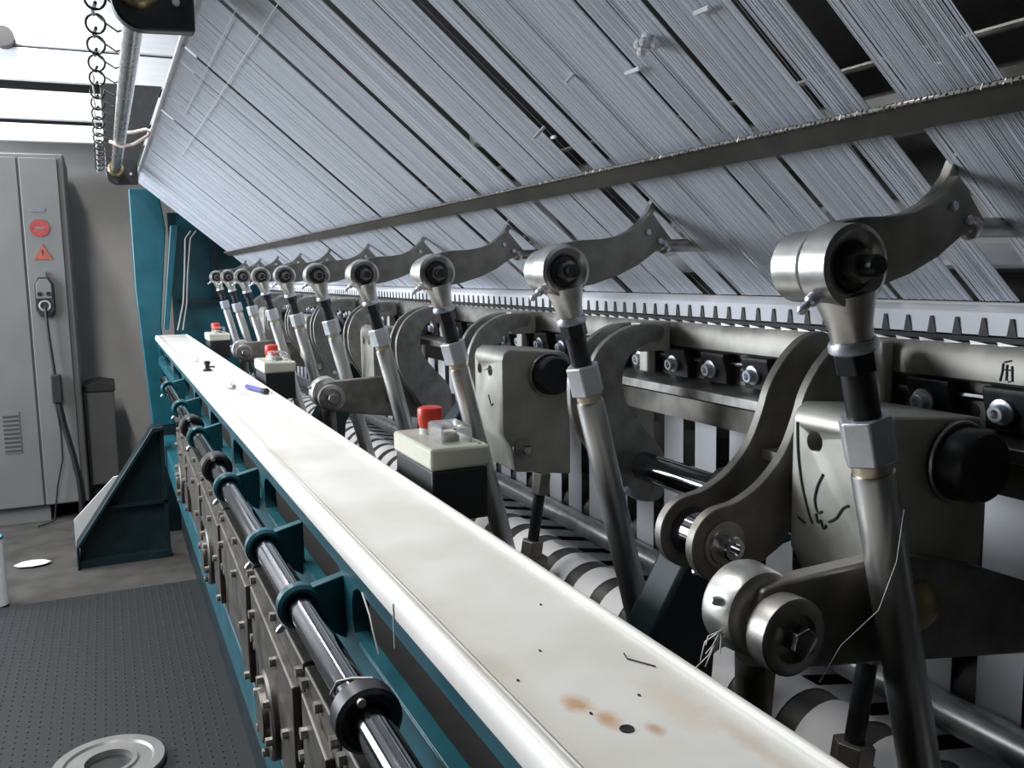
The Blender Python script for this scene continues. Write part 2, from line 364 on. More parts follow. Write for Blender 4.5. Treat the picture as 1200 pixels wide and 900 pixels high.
# ------------------------------------------------------------------ connecting rods
D = Vector((.238, 0, -.971)); 
def P(y, t): return Vector((.5, y, 0))+D*t
def make_rod(y, label):
    t = thing('connecting_rod', (.5, y, 0), label, 'connecting rod', 'connecting rods along the machine')
    hd = MB().lathe((.5, y-.017, 0), (0, 1, 0), [(.010, .017), (.004, .0205), (0, .027), (.002, .031), (.026, .0325), (.0275, .030), (.028, .022), (.031, .020)], 32).build('ball_joint', 'steel_light', t)
    MB().lathe((.5, y-.004, 0), (0, -1, 0), [(0, .021), (.004, .020), (.009, .017), (.010, .008)], 24).build('rubber_seal', 'black', hd)
    nut = MB().cyl((.5, y-.012, 0), (.5, y-.024, 0), .0125, 6, rot=.4).build('nut', 'steel', t)
    MB().lathe((.5, y-.022, 0), (0, -1, 0), [(0, .0082), (.014, .0082), (.016, .0065)], 14).build('threaded_end', 'black', nut)
    MB().lathe((.5-.026, y-.002, -.022), (-.8, 0, -.6), [(0, .005), (.006, .005), (.008, .003), (.014, .003), (.016, .004), (.019, .0015)], 10).build('grease_nipple', 'zinc', t)
    MB().lathe(P(y, 0), D, [(.020, .024), (.034, .0195), (.046, .0165), (.058, .0155)], 24).build('neck', 'steel_light', t)
    MB().lathe(P(y, 0), D, [(.057, .0175), (.060, .0185), (.064, .0185), (.066, .0165)], 24).build('collar', 'zinc', t)
    MB().cyl(P(y, .065), P(y, .082), .0165, 6, rot=.3).build('lock_nut', 'black', t, .001)
    MB().lathe(P(y, 0), D, [(.080, .012), (.084, .0128), (.122, .0128)], 20).build('stud', 'black', t)
    MB().cyl(P(y, .1185), P(y, .1555), .0215, 6, rot=.12).build('hex_nut', 'zinc', t, .0018)
    MB().lathe(P(y, 0), D, [(.155, .0155), (.162, .0158), (.1625, .0148), (.166, .0148)], 20).build('thread_ring', 'pale_brass', t)
    MB().lathe(P(y, 0), D, [(.165, .0165), (.168, .0172), (.60, .0172), (.605, .012)], 28).build('tube', 'tube_steel', t)
    return t
rod = make_rod(Y0, 'steel connecting rod with ball joint head, nearest to the camera')
for k in range(1, 10):
    dup(rod, (0, PITCH*k, 0), 'steel connecting rod with ball joint head, %s from the camera' % ORD[k])
# ------------------------------------------------------------------ curved levers
lv = thing('curved_lever', (.537, .72, -.27), 'S-shaped double lever of two dark plates behind the marked bearing block', 'lever')
L0 = [(.655, -.066), (.635, -.066), (.618, -.074), (.598, -.093), (.583, -.116), (.575, -.139), (.560, -.170), (.535, -.195), (.508, -.209)]
L0 += arc(.493, -.247, .035, 100, 262, 10)
L0 += [(.52, -.278), (.548, -.262), (.580, -.232), (.605, -.20), (.622, -.16), (.635, -.12), (.665, -.09)]
L0 = smooth([(x*1.09, z*1.09) for x, z in L0], 3)
for y in (.692, .746): MB().prism(L0, y, y+.012).build('plate', 'steel_worn', lv, .0012)
MB().cyl((.537, .704, -.269), (.537, .746, -.269), .026, 24).build('spacer', 'shaft_chrome', lv)
MB().box(.627, .66, .704, .746, -.202, -.192).build('cross_piece', 'cast', lv)
wsh = MB().lathe((.537, .693, -.269), (0, -1, 0), [(0, .024), (.003, .024), (.0035, .020), (.006, .019), (.0065, .012)], 24).build('washer', 'steel', lv)
MB().lathe((.537, .687, -.269), (0, -1, 0), [(0, .0125), (.011, .0125), (.0125, .011), (.0125, .0068), (.004, .0068)], 20).build('socket_bolt', 'chrome', wsh)
MB().lathe((.521, .714, -.296), (-.7, -.5, -.5), [(0, .004), (.006, .004), (.009, .002)], 8).build('grease_nipple', 'zinc', lv)
C1 = smooth([(.735, -.080), (.700, -.078), (.680, -.080), (.657, -.089), (.630, -.109), (.613, -.141), (.608, -.172), (.614, -.220), (.645, -.273), (.677, -.325), (.71, -.340), (.735, -.335), (.742, -.30), (.735, -.265),
      (.700, -.225), (.672, -.187), (.668, -.15), (.680, -.122), (.71, -.105), (.735, -.10)], 3)
def make_cres(y, label):
    t = thing('crescent_lever', (.70, y, -.27), label, 'lever', 'crescent levers on the middle shaft')
    a = MB().prism(C1, y-.01, y+.002).build('plate', 'steel', t, .0012)
    link_copy(a, (0, .048, 0), t)
    MB().cyl((.70, y+.002, -.285), (.70, y+.038, -.285), .03, 20).build('hub', 'steel_worn', t)
    cl = MB().box(.700, .752, y-.006, y+.022, -.118, -.075).build('clamp', 'cast', t, .003)
    MB().cyl((.700, y+.008, -.098), (.692, y+.008, -.098), .009, 12).build('bolt', 'zinc', cl)
    MB().lathe((.672, y-.012, -.318), (-.2, -1, .1), [(0, .007), (.006, .007), (.008, .004)], 10).build('bolt', 'zinc', t)
    return t
cres = make_cres(1.105, 'crescent lever of two steel plates right of the second rod')
for k in range(1, 8):
    dup(cres, (0, PITCH*k, 0), 'crescent lever of two steel plates, %s in the row from the camera' % ORD[k])
o = MB().cyl((.703, .70, -.285), (.703, 1.16, -.285), .021, 28).build('middle_shaft', 'shaft_chrome', org=(.703, .7, -.285))
tag(o, 'short dark polished shaft between the crescent lever and the S-shaped lever', 'shaft')
# ------------------------------------------------------------------ bearing blocks
BY = [(.565, .68), (1.388, 1.515), (2.20, 2.32), (3.02, 3.14), (3.90, 4.02)]
def make_block(y0, y1, label, holes, marks):
    t = thing('bearing_block', (.63, y0, -.3), label, 'machine block', 'bearing blocks along the machine')
    fx = .608; prof = [(fx, -.150), (fx+.004, -.138), (fx+.014, -.131), (.728, -.140), (.738, -.15), (.738, -.36), (.63, -.345), (.622, -.30), (fx, -.276)]
    body = MB().prism(prof, y0, y1).build('body', 'cast', t, .0035)
    for (y, z) in holes:
        cut = MB().cyl((fx-.02, y, z), (fx+.11, y, z), .0105, 20).build('cutter', 'black', t)
        bo_ = body.modifiers.new('hole', 'BOOLEAN'); bo_.object = cut; bo_.operation = 'DIFFERENCE'; bo_.solver = 'EXACT'
        bpy.context.view_layer.update(); dg = bpy.context.evaluated_depsgraph_get()
        me = bpy.data.meshes.new_from_object(body.evaluated_get(dg)); body.modifiers.clear(); body.data = me
        bpy.data.objects.remove(cut, do_unlink=True)
    if holes:
        me.polygons.foreach_set('use_smooth', [True]*len(me.polygons)); me.set_sharp_from_angle(angle=math.radians(50))
        body.modifiers.new('normals', 'WEIGHTED_NORMAL').keep_sharp = True
    if marks:
        for pts in marks: MB().tube([(fx-.0004, y, z) for y, z in curve(pts)], .0013, 5).build('ink_mark', 'ink', body, label='black marker scribble')
    kn = MB().lathe((.695, y0, -.178), (0, -1, 0), [(0, .036), (.004, .038), (.006, .038), (.007, .033), (.030, .033), (.034, .030), (.034, .004)], 28).build('knob', 'black', t)
    MB().torus((.695, y0-.006, -.178), (0, 1, 0), .0365, .0022, 28, 6).build('ring', 'steel', kn)
    bo = MB().lathe((.644, y0, -.305), (0, -1, 0), [(0, .020), (.003, .020), (.003, .016), (.007, .015)], 20).build('washer', 'steel', t)
    MB().lathe((.644, y0-.006, -.305), (0, -1, 0), [(0, .009), (.012, .009), (.014, .007)], 6).build('bolt', 'chrome', bo)
    return t
marks0 = [[(.672, -.150), (.670, -.18), (.664, -.21), (.654, -.236), (.648, -.246)], [(.636, -.195), (.643, -.208), (.646, -.222), (.642, -.233), (.636, -.231)],
          [(.644, -.235), (.641, -.243), (.637, -.240), (.634, -.247), (.630, -.243)], [(.627, -.239), (.618, -.233), (.610, -.222), (.603, -.218)], [(.668, -.244), (.658, -.248)]]
make_block(*BY[0], 'grey bearing block with one hole and marker scribbles behind the nearest rod', [(.6485, -.166)], marks0)
make_block(*BY[1], 'grey bearing block with two holes beside the second rod', [(1.490, -.172), (1.442, -.172)], [[(1.45, -.215), (1.438, -.232), (1.43, -.228)]])
for k in (2, 3, 4):
    y0, y1 = BY[k]; make_block(y0, y1, 'grey bearing block with two holes, %s from the camera' % ORD[k], [(y0+.035, -.172), (y0+.085, -.172)], None)
# lower link levers with ball joints
def make_link(y, label):
    t = thing('link_lever', (.425, y, -.262), label, 'lever', 'link levers below the bearing blocks')
    pl = [(.455, -.251), (.475, -.247), (.60, -.243), (.70, -.27), (.78, -.30), (.79, -.368), (.52, -.327), (.47, -.318), (.448, -.305), (.443, -.275)]
    MB().prism(pl, y, y+.02).build('plate', 'steel_worn', t, .003)
    b = MB().lathe((.467, y-.004, -.284), (0, -1, 0), [(-.004, .030), (0, .031), (.016, .031), (.018, .028), (.018, .02), (.012, .019), (.012, .005)], 28).build('washer_stack', 'steel', t)
    MB().cyl((.467, y-.012, -.284), (.467, y-.034, -.284), .0125, 6, rot=.3).build('nut', 'chrome', b, .001)
    MB().lathe((.462, y+.008, -.275), (0, 1, 0), [(0, .030), (.002, .0345), (.006, .0362), (.030, .0375), (.034, .036), (.037, .030), (.040, .022)], 32).build('ball_joint', 'steel_light', t)
    MB().lathe((.467, y+.024, -.315), (.1, .15, -1), [(0, .017), (.05, .015), (.16, .015)], 18).build('shank', 'steel_worn', t)
    MB().lathe((.428, y+.022, -.262), (-1, 0, .3), [(0, .004), (.004, .004), (.008, .002)], 8).build('grease_nipple', 'zinc', t)
    MB().lathe((.622, y-.001, -.292), (0, -1, 0), [(0, .022), (.004, .021), (.009, .012), (.010, .003)], 16).build('bolt', 'brass', t)
    return t
make_link(.535, 'dark link lever with ball joint and chrome nut crossing behind the nearest rod')
make_link(2.075, 'dark link lever with ball joint in the middle of the machine')
make_link(3.50, 'small distant link lever with ball joint near the far end')
# ------------------------------------------------------------------ knitting bar with teeth, clamps and rails
kb = thing('knitting_bar', (.77, .4, -.1), 'long steel knitting bar with white comb, black clamps and screws', 'machine bar')
YA, YB = .18, 4.86
MB().prism([(.760, -.114), (.757, -.111), (.757, -.088), (.764, -.076), (.80, -.072), (.83, -.08), (.83, -.114)], YA, YB).build('bar', 'steel_worn', kb)
MB().prism([(.764, -.0745), (.7635, -.070), (.80, -.066), (.80, -.072)], YA, YB).build('comb_strip', 'black', kb)
MB().prism([(.768, -.068), (.768, -.0465), (.774, -.0435), (.80, -.038), (.80, -.066)], YA, YB).build('white_comb', 'ribbon', kb, label='white row of knitted loops along the needle line')
tb = None
nt = int((YB-.24)/.0298)
for i in range(nt):
    if tb is None:
        tb = MB().add([(.7675, .24-.0055, -.069), (.7675, .24+.0055, -.069), (.7660, .24-.0015, -.0515), (.7660, .24+.0015, -.0515), (.774, .24-.0055, -.069), (.774, .24+.0055, -.069), (.774, .24, -.0515)],
                      [(0, 1, 3, 2), (0, 2, 6, 4), (1, 5, 6, 3), (2, 3, 6), (0, 4, 5, 1)]).build('tooth', 'black', kb)
        sl = MB().add([(.7625, .24-.011, -.0765), (.7625, .24+.011, -.0735), (.7625, .24+.0095, -.0775), (.766, .24, -.074)], [(0, 2, 1), (0, 1, 3), (1, 2, 3), (0, 3, 2)]).build('sinker_tip', 'steel', kb)
    else:
        link_copy(tb, (0, .0298*i, 0), kb); link_copy(sl, (0, .0298*i, 0), kb)
# rail under the bar, with holes, and the ledge
MB().prism([(.772, -.112), (.772, -.158), (.80, -.158), (.80, -.112)], YA, YB).build('clamp_rail', 'steel_worn', kb)
MB().prism([(.742, -.168), (.742, -.181), (.82, -.181), (.82, -.156), (.772, -.156)], YA, YB).build('ledge', 'steel', kb, .001)
MB().prism([(.775, -.19), (.775, -.222), (.83, -.222), (.83, -.19)], YA, YB).build('lower_bar', 'steel_worn', kb)
MB().cyl((.764, YA, -.128), (.764, YB, -.128), .0038, 8).build('rod', 'chrome', kb)
cl = None
CP = .0885
for i in range(53):
    y = .205+CP*i
    if cl is None:
        cl = MB().prism([(.750, -.1145), (.750, -.121), (.756, -.140), (.757, -.156), (.774, -.156), (.774, -.1145)], y-.027, y+.024).build('clamp', 'black', kb, .0015)
        w1 = MB().lathe((.7545, y+.004, -.137), (-1, 0, -.15), [(0, .0125), (.003, .0125), (.0035, .011)], 16).build('washer', 'zinc', cl)
        s1 = MB().lathe((.7515, y+.004, -.1375), (-1, 0, -.15), [(0, .0085), (.008, .0085), (.009, .0075), (.009, .0045), (.004, .0042)], 14).build('socket_screw', 'zinc', cl)
        MB().box(.752, .757, y-.022, y-.008, -.155, -.148)
        hl = MB().lathe((.7735, y-.040, -.144), (-1, 0, 0), [(0, .0075), (.0020, .0072), (.0021, .001)], 12).build('rail_hole', 'black', kb)
    else:
        c = link_copy(cl, (0, CP*i, 0), kb)
        for q in (w1, s1): e = q.copy(); COL.objects.link(e); e.parent = c
        link_copy(hl, (0, CP*i, 0), kb)
# stamped mark near the right end of the bar
for y, strokes in ((.562, (((.004, -.091), (-.003, -.089)), ((.005, -.092), (.0055, -.100), (.0075, -.109)), ((.001, -.093), (.001, -.108)), ((.003, -.098), (-.005, -.098)), ((-.004, -.094), (-.005, -.108), (-.001, -.109)))),
                   (.536, (((.005, -.092), (.005, -.104)), ((.001, -.091), (.001, -.102)), ((.005, -.097), (-.005, -.097)), ((-.003, -.092), (-.006, -.100)), ((-.002, -.103), (-.006, -.110))))):
    for st in strokes:
        MB().tube([(.7566, y+dy, z) for dy, z in st], .0009, 4).build('stamped_mark', 'ink', kb, label='dark handwritten characters')
for k in range(10):
    y = Y0+PITCH*k+.195
    MB().box(.742, .757, y-.012, y+.012, -.155, -.078).build('bar_bracket', 'cast', kb, .003)
# ------------------------------------------------------------------ rollers and ribbons
BX, BZ, BR = .90, -.485, .055; AX, AZ, AR = .803, -.482, .020; CX, CZ, CR = .715, -.545, .056
def roller(name, x, z, r, mt, label):
    t = thing(name, (x, .3, z), label, 'roller')
    MB().cyl((x, .2, z), (x, 4.86, z), r, 40).build('barrel', mt, t)
    MB().cyl((x, .12, z), (x, 4.95, z), r*.45, 16).build('journal', 'steel', t)
roller('take_down_roller', BX, BZ, BR, 'roller', 'dark upper take-down roller under the hanging white ribbons')
roller('press_roller', AX, AZ, AR, 'tube_steel', 'slim bright steel press roller between the two dark rollers')
roller('take_down_roller', CX, CZ, CR, 'roller', 'dark lower take-down roller with ribbons wrapped over the top')
def ribbon_mesh(y0, y1):
    th = .0014; path = [(BX-BR-th, -.225), (BX-BR-th, -.35)]+arc(BX, BZ, BR+th, 180, 268, 10)+arc(CX, CZ, CR+th, 28, 235, 22)
    mb = MB(); vs = []; n = len(path); out = []
    for i, (x, z) in enumerate(path):
        a = path[max(0, i-1)]; b = path[min(n-1, i+1)]; dx, dz = b[0]-a[0], b[1]-a[1]; l = math.hypot(dx, dz); out.append((x-dz/l*.001, z+dx/l*.001))
    for (x, z), (x2, z2) in zip(path, out): vs += [(x, y0, z), (x, y1, z), (x2, y0, z2), (x2, y1, z2)]
    fs = []
    for i in range(n-1):
        p, q = 4*i, 4*i+4; fs += [(p, p+1, q+1, q), (p+2, q+2, q+3, p+3), (p, q, q+2, p+2), (p+1, p+3, q+3, q+1)]
    fs += [(0, 2, 3, 1), (4*n-4, 4*n-3, 4*n-1, 4*n-2)]
    return mb.add(vs, fs)
RP = .0865; rb = None
for i in range(53):
    lab = 'white woven ribbon hanging over the take-down rollers, one of the row'
    if rb is None:
        rb = ribbon_mesh(.245, .299).build('ribbon', 'ribbon', org=(BX, .27, -.48)); tag(rb, lab, 'ribbon', 'white ribbons over the rollers')
    else:
        c = rb.copy(); COL.objects.link(c); c.location.y += RP*i
# ------------------------------------------------------------------ teal supports inside the machine
def support(y, label):
    t = thing('support_arm', (.53, y, -.6), label, 'bracket', 'teal support arms')
    pl = [(.655, -.238), (.703, -.232), (.75, -.26), (.75, -.31), (.66, -.36), (.62, -.43), (.60, -.64), (.50, -.64), (.515, -.43), (.575, -.33)]
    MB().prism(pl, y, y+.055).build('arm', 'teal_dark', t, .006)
    MB().cyl((.703, y-.012, -.285), (.703, y+.067, -.285), .036, 24).build('bearing', 'teal', t)
    return t
support(.81, 'dark teal support arm under the S-shaped lever')
support(1.64, 'dark teal support arm below the block with two holes')
support(2.56, 'dark teal support arm in the distance behind the emergency stops')
def adjuster(x, y, label):
    t = thing('adjusting_screw', (x, y, -.5), label, 'screw', 'adjusting screws')
    d = Vector((-.17, 0, -1)).normalized(); a = Vector((x, y, -.335))
    MB().cyl(a, a+d*.035, .016, 6).build('upper_nut', 'steel_worn', t, .001)
    MB().cyl(a+d*.03, a+d*.12, .0095, 14).build('threaded_stud', 'black', t)
    MB().cyl(a+d*.115, a+d*.15, .020, 6).build('lower_nut', 'steel_worn', t, .001)
    MB().obox(a+d*.19, (1, 0, 0), (0, 1, 0), (0, 0, 1), .03, .022, .05).build('foot', 'steel_worn', t, .003)
adjuster(.648, 1.32, 'black adjusting screw with hex nuts below the block with two holes')
adjuster(.64, .60, 'dark adjusting screw behind the foot of the nearest rod')
# inner frame wall behind the rollers
o = MB().box(1.02, 1.08, .2, 5.0, -1.0, -.05).build('inner_frame_panel', 'strip_dark', org=(1.05, 2.5, -1.0)); tag(o, 'dark inner frame panel behind the ribbons', 'panel')
o = MB().box(.42, 1.0, .2, 5.0, -.86, -.84).build('drip_pan', 'teal_dark', org=(.7, 2.5, -.86)); tag(o, 'dark pan below the rollers', 'pan')
# ------------------------------------------------------------------ tray
tr = thing('tray', (.305, .3, -.31), 'long cream enamel tray running along the front of the machine', 'tray')
TY0, TY1 = .12, 5.02
TZ = -.303
MB().box(.2492, .386, TY0, TY1, TZ-.004, TZ).build('tray_floor', 'enamel', tr)
MB().box(.232, .27, TY0, TY1, TZ-.008, TZ-.005).build('under_strip', 'ink', tr)
MB().prism(arc(.3825, TZ+.003, .0045, 0, 180, 8)+[(.378, TZ-.010), (.387, TZ-.010)], TY0, TY1).build('rim', 'enamel', tr)
MB().prism([(.2465, TZ-.004), (.2455, TZ+.001), (.243, TZ+.006)]+arc(.237, TZ+.002, .0055, 40, 150, 5)+[(.2265, TZ-.003), (.2265, TZ-.016), (.231, TZ-.016), (.231, TZ-.004)], TY0, TY1).build('rim', 'enamel', tr)
MB().box(.2285, .386, TY1, TY1+.006, TZ-.016, TZ+.006).build('end_rim', 'enamel', tr, .002)
MB().lathe((.297, .483, TZ+.0003), (0, 0, 1), [(0, .0052), (.0006, .0050), (.0003, .004), (.0002, .0005)], 12).build('hole', 'black', tr, label='small dark hole with rusty rim')
for (x, y) in ((.286, .512), (.262, .58), (.33, .52), (.300, .62), (.345, .71)):
    MB().sphere((x, y, TZ+.0005), .0013, 6, 1, 1.5, .5).build('speck', 'ink', tr)
MB().tube([(.357, .585, TZ+.0008), (.354, .575, TZ+.001), (.366, .553, TZ+.001)], .0006, 4).build('scratch', 'ink', tr)
# things lying on the tray
t = thing('pen', (.34, 2.4, TZ), 'blue pen lying on the tray', 'pen')
MB().cyl((.335, 2.49, TZ+.008), (.359, 2.37, TZ+.008), .006, 10).build('barrel', 'blue_pen', t)
MB().cyl((.359, 2.37, TZ+.008), (.364, 2.345, TZ+.009), .008, 10).build('cap', 'ink', t)
t = thing('small_knob', (.289, 3.05, TZ), 'small black knob standing on the tray', 'knob')
MB().lathe((.289, 3.05, TZ), (0, 0, 1), [(0, .014), (.006, .014), (.009, .008), (.020, .007), (.025, .011), (.032, .010), (.034, .003)], 16).build('body', 'black', t)
MB().cyl((.289, 3.05, TZ+.015), (.310, 3.03, TZ+.015), .003, 8).build('lever', 'black', t)
t = thing('white_cable', (.3, 2.8, TZ), 'loose white cable curling on the tray', 'cable')
pts = [(.268+.045*math.sin(i/14*2.6), 2.95-.42*i/14, TZ+.004) for i in range(15)]
MB().tube(pts, .0035, 8).build('cord', 'white_plastic', t); MB().cyl(pts[-1], (pts[-1][0]+.012, pts[-1][1]-.03, TZ+.008), .006, 8).build('plug', 'cable_grey', t)
o = MB().sphere((.285, 3.42, TZ+.012), .014, 8, 1, 1.3, .8).build('lint_ball', 'lint', org=(.285, 3.42, TZ)); tag(o, 'small white lint ball on the far part of the tray', 'lint')
# ------------------------------------------------------------------ front beam, shaft, covers
fb = thing('front_beam', (.28, .3, -.6), 'teal front beam below the tray with long dark slots', 'machine beam')
FX = .236
MB().box(FX, FX+.02, TY0, TY1, -.350, -.3195).build('top_flange', 'teal', fb, .002)
MB().box(FX, FX+.02, TY0, TY1, -.450, -.414).build('lower_flange', 'teal', fb, .002)
webs = [.36, 1.0, 1.62, 2.04, 2.5, 2.95, 3.4, 3.9, 4.4, 4.9]
for y in webs:
    pz = [(y-.055, -.352)]+[(y-.02-.035*math.cos(a), -.382-.03*math.sin(a)*-1) for a in ()]
    poly = [(y-.045, -.349), (y-.025, -.358), (y-.018, -.372), (y-.018, -.394), (y-.025, -.408), (y-.045, -.416), (y+.045, -.416), (y+.025, -.408), (y+.018, -.394), (y+.018, -.372), (y+.025, -.358), (y+.045, -.349)]
    MB().prism_x(poly, FX, FX+.02).build('web', 'teal', fb)
MB().box(FX+.135, FX+.15, TY0, TY1, -.9, -.33).build('back_plate', 'strip_dark', fb)  # dark colour stands in for the deep shade inside the slots
MB().box(FX+.02, FX+.135, TY0, TY1, -.56, -.545).build('recess_floor', 'strip_dark', fb)  # recess shade put into the colour here too
MB().box(FX-.012, FX+.06, TY0, TY1, -.94, -.825).build('foot_rail', 'teal', fb, .006)
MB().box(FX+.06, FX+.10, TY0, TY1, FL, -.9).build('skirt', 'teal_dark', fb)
sh = thing('front_shaft', (.185, .3, -.385), 'polished steel shaft in teal bearing rings below the tray', 'shaft')
SX, SZ = .185, -.385
MB().cyl((SX, .2, SZ), (SX, 3.6, SZ), .0165, 32).build('shaft', 'shaft_chrome', sh)
def ring(y, mt, r=.027, w=.022):
    rg = MB().lathe((SX, y-w/2, SZ), (0, 1, 0), [(.004, .0168), (0, .019), (0, r-.004), (.004, r), (w-.004, r), (w, r-.004), (w, .019), (w-.004, .0168)], 28).build('bearing_ring' if mt == 'teal' else 'clamp_collar', mt, sh)
    if mt == 'teal':
        MB().prism([(SX+.012, SZ+.022), (FX+.004, SZ+.032), (FX+.004, SZ-.05), (SX+.014, SZ-.022)], y-w*.4, y+w*.4).build('web', 'teal', rg, .002)
        MB().lathe((SX-.02, y, SZ-.022), (-.8, 0, -.7), [(0, .0045), (.006, .0045), (.01, .0025)], 8).build('screw', 'zinc', rg)
    else:
        MB().cyl((SX-.008, y-w/2-.0005, SZ+.021), (SX-.008, y-w/2-.004, SZ+.021), .004, 10).build('screw', 'zinc', rg)
for y in (.505, 1.03, 1.285, 1.69, 2.27, 2.8, 3.35): ring(y, 'teal')
for y, wd in ((.735, .03), (1.89, .05), (2.45, .05)): ring(y, 'black', .030, wd)
# gear covers
def cover(y0, y1, label, boss):
    t = thing('cover_plate', (FX, (y0+y1)/2, -.82), label, 'cover plate', 'steel covers below the front shaft')
    x = FX-.012
    MB().box(x, FX+.005, y0, y1, -.822, -.552).build('plate', 'cover_steel', t, .003)
    MB().prism_x([(y0+.03, -.60), (y1-.03, -.575), (y1-.03, -.68), (y0+.10, -.80), (y0+.03, -.80)], x-.012, x+.002).build('raised_panel', 'cover_steel', t, .003)
    b0 = None
    for (y, z) in ((y0+.015, -.57), (y1-.015, -.57), ((y0+y1)/2, -.565), (y0+.015, -.70), (y1-.015, -.70), (y0+.05, -.79), (y0+.18, -.62), (y0+.09, -.70), (y1-.06, -.62)):
        xx = x-.012 if y0+.03 < y < y1-.03 and z < -.58 else x
        q = MB().cyl((xx+.001, y, z), (xx-.009, y, z), .0085, 8)
        q.build('bolt', 'steel', t)
    if boss:
        bb = MB().lathe((x, (y0+y1)/2, -.735), (-1, 0, 0), [(0, .075), (.02, .075), (.024, .07), (.024, .045), (.034, .042), (.034, .01)], 28).build('boss', 'cover_steel', t)
        for a in range(6): 
            yy, zz = (y0+y1)/2+.06*math.cos(a*1.047+.3), -.735+.06*math.sin(a*1.047+.3)
            MB().cyl((x-.023, yy, zz), (x-.034, yy, zz), .0075, 8).build('boss_bolt', 'steel', bb)
ys = [.62, 1.02, 1.24, 1.72, 2.2, 2.68, 3.16, 3.6]
for i in range(7): cover(ys[i]+.006, ys[i+1]-.006, 'worn steel cover plate with bolts below the shaft, %s from the camera' % ORD[i], i in (1, 2, 4, 6))
# ------------------------------------------------------------------ emergency stop boxes
def estop(y, label):
    t = thing('emergency_stop_box', (.447, y+.09, -.35), label, 'control box', 'emergency stop boxes beside the tray')
    x0, x1, y1 = .402, .494, y+.18
    MB().box(x0, x1, y, y1, -.278, -.246).build('lid', 'cream', t, .005)
    MB().box(x0+.003, x1-.003, y+.003, y1-.003, -.355, -.2775).build('base', 'black_plastic', t, .004)
    MB().obox((.452, y+.09, -.46), (1, 0, 0), (0, 1, 0), (0, 0, 1), .02, .02, .11).build('post', 'steel', t, .002)
    bx, by = .447, y+.128
    MB().lathe((bx, by, -.2465), (0, 0, 1), [(0, .017), (.010, .017)], 20).build('button_collar', 'white_plastic', t)
    MB().lathe((bx, by, -.2365), (0, 0, 1), [(0, .0165), (.008, .0195), (.028, .0195), (.031, .018), (.0325, .013)], 24).build('stop_button', 'red', t, label='red mushroom stop button')
    gx, gy = .452, y+.055
    g = MB().prism([(gx-.024, -.2462), (gx-.024, -.222), (gx-.020, -.219), (gx+.020, -.219), (gx+.024, -.222), (gx+.024, -.2462), (gx+.020, -.2462), (gx+.020, -.224), (gx-.020, -.224), (gx-.020, -.2462)], gy-.028, gy+.028).build('clear_guard', 'clear', t)
    b2 = MB().lathe((gx, gy, -.2465), (0, 0, 1), [(0, .014), (.008, .014), (.010, .011), (.012, .011)], 16).build('push_button', 'cable_grey', t)
    MB().lathe((x1-.012, y+.012, -.2465), (0, 0, 1), [(0, .004), (.001, .004), (.0015, .002)], 8).build('screw', 'steel', t)
estop(1.175, 'largest emergency stop box with red button, nearest the camera')
estop(2.62, 'cream and black emergency stop box with red button, middle one')
estop(4.10, 'smallest emergency stop box with red button, at the far end')
# ------------------------------------------------------------------ end frame of the machine
ef = thing('end_frame', (.25, 5.1, FL), 'teal end frame of the machine with slanted column', 'machine frame')
MB().prism([(.148, .46), (.148, -.06), (.188, -.78), (.30, -.78), (.262, -.25), (.315, .26), (.29, .46)], 5.06, 5.16).build('column', 'teal', ef, .006)
MB().prism([(.335, .27), (.268, -.27), (.295, -.27), (.375, .27)], 5.0, 5.08).build('brace', 'teal', ef, .004)
MB().box(.33, 1.1, 5.10, 5.14, -.9, .34).build('end_panel', 'teal', ef)
MB().box(.36, .60, 5.04, 5.10, -.135, -.115).build('panel_rail', 'teal_dark', ef)
MB().box(.53, .56, 5.04, 5.10, -.11, .30).build('panel_rib', 'teal_dark', ef)
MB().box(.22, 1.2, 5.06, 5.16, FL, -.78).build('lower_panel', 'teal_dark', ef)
gs = thing('gusset_foot', (0, 4.6, FL), 'dark teal triangular foot at the far end of the machine', 'machine foot')
g0 = [(-.19, FL), (-.185, -1.26), (.172, -.73), (.218, -.72), (.218, FL)]
MB().prism(g0, 4.63, 4.655).build('plate', 'teal_dark', gs)
MB().prism([(-.19, -1.262), (.172, -.735), (.218, -.725), (.218, -.708), (.165, -.712), (-.2, -1.25), (-.2, FL), (-.19, FL)], 4.56, 4.70).build('flange', 'teal_dark', gs, .003)
MB().box(-.05, .218, 4.60, 4.64, -1.09, -1.075).build('rib', 'teal_dark', gs)
MB().box(.198, .216, 4.60, 4.64, FL, -.73).build('rib', 'teal_dark', gs)
MB().box(-.19, .218, 4.585, 4.64, FL, FL+.035).build('base', 'teal_dark', gs)
for i, (dx, lab) in enumerate(((0, 'left of two pale cables hanging beside the teal column'), (.025, 'right of two pale cables hanging beside the teal column'))):
    o = MB().tube([(.43+dx, 4.97, .24), (.40+dx, 4.96, .20), (.385+dx*.6, 4.95, .02), (.37+dx*.7, 4.95, -.13), (.335+dx, 4.95, -.27)], .004, 6).build('hanging_cable', 'cable_grey', org=(.36, 4.95, -.27))
    tag(o, lab, 'cable')
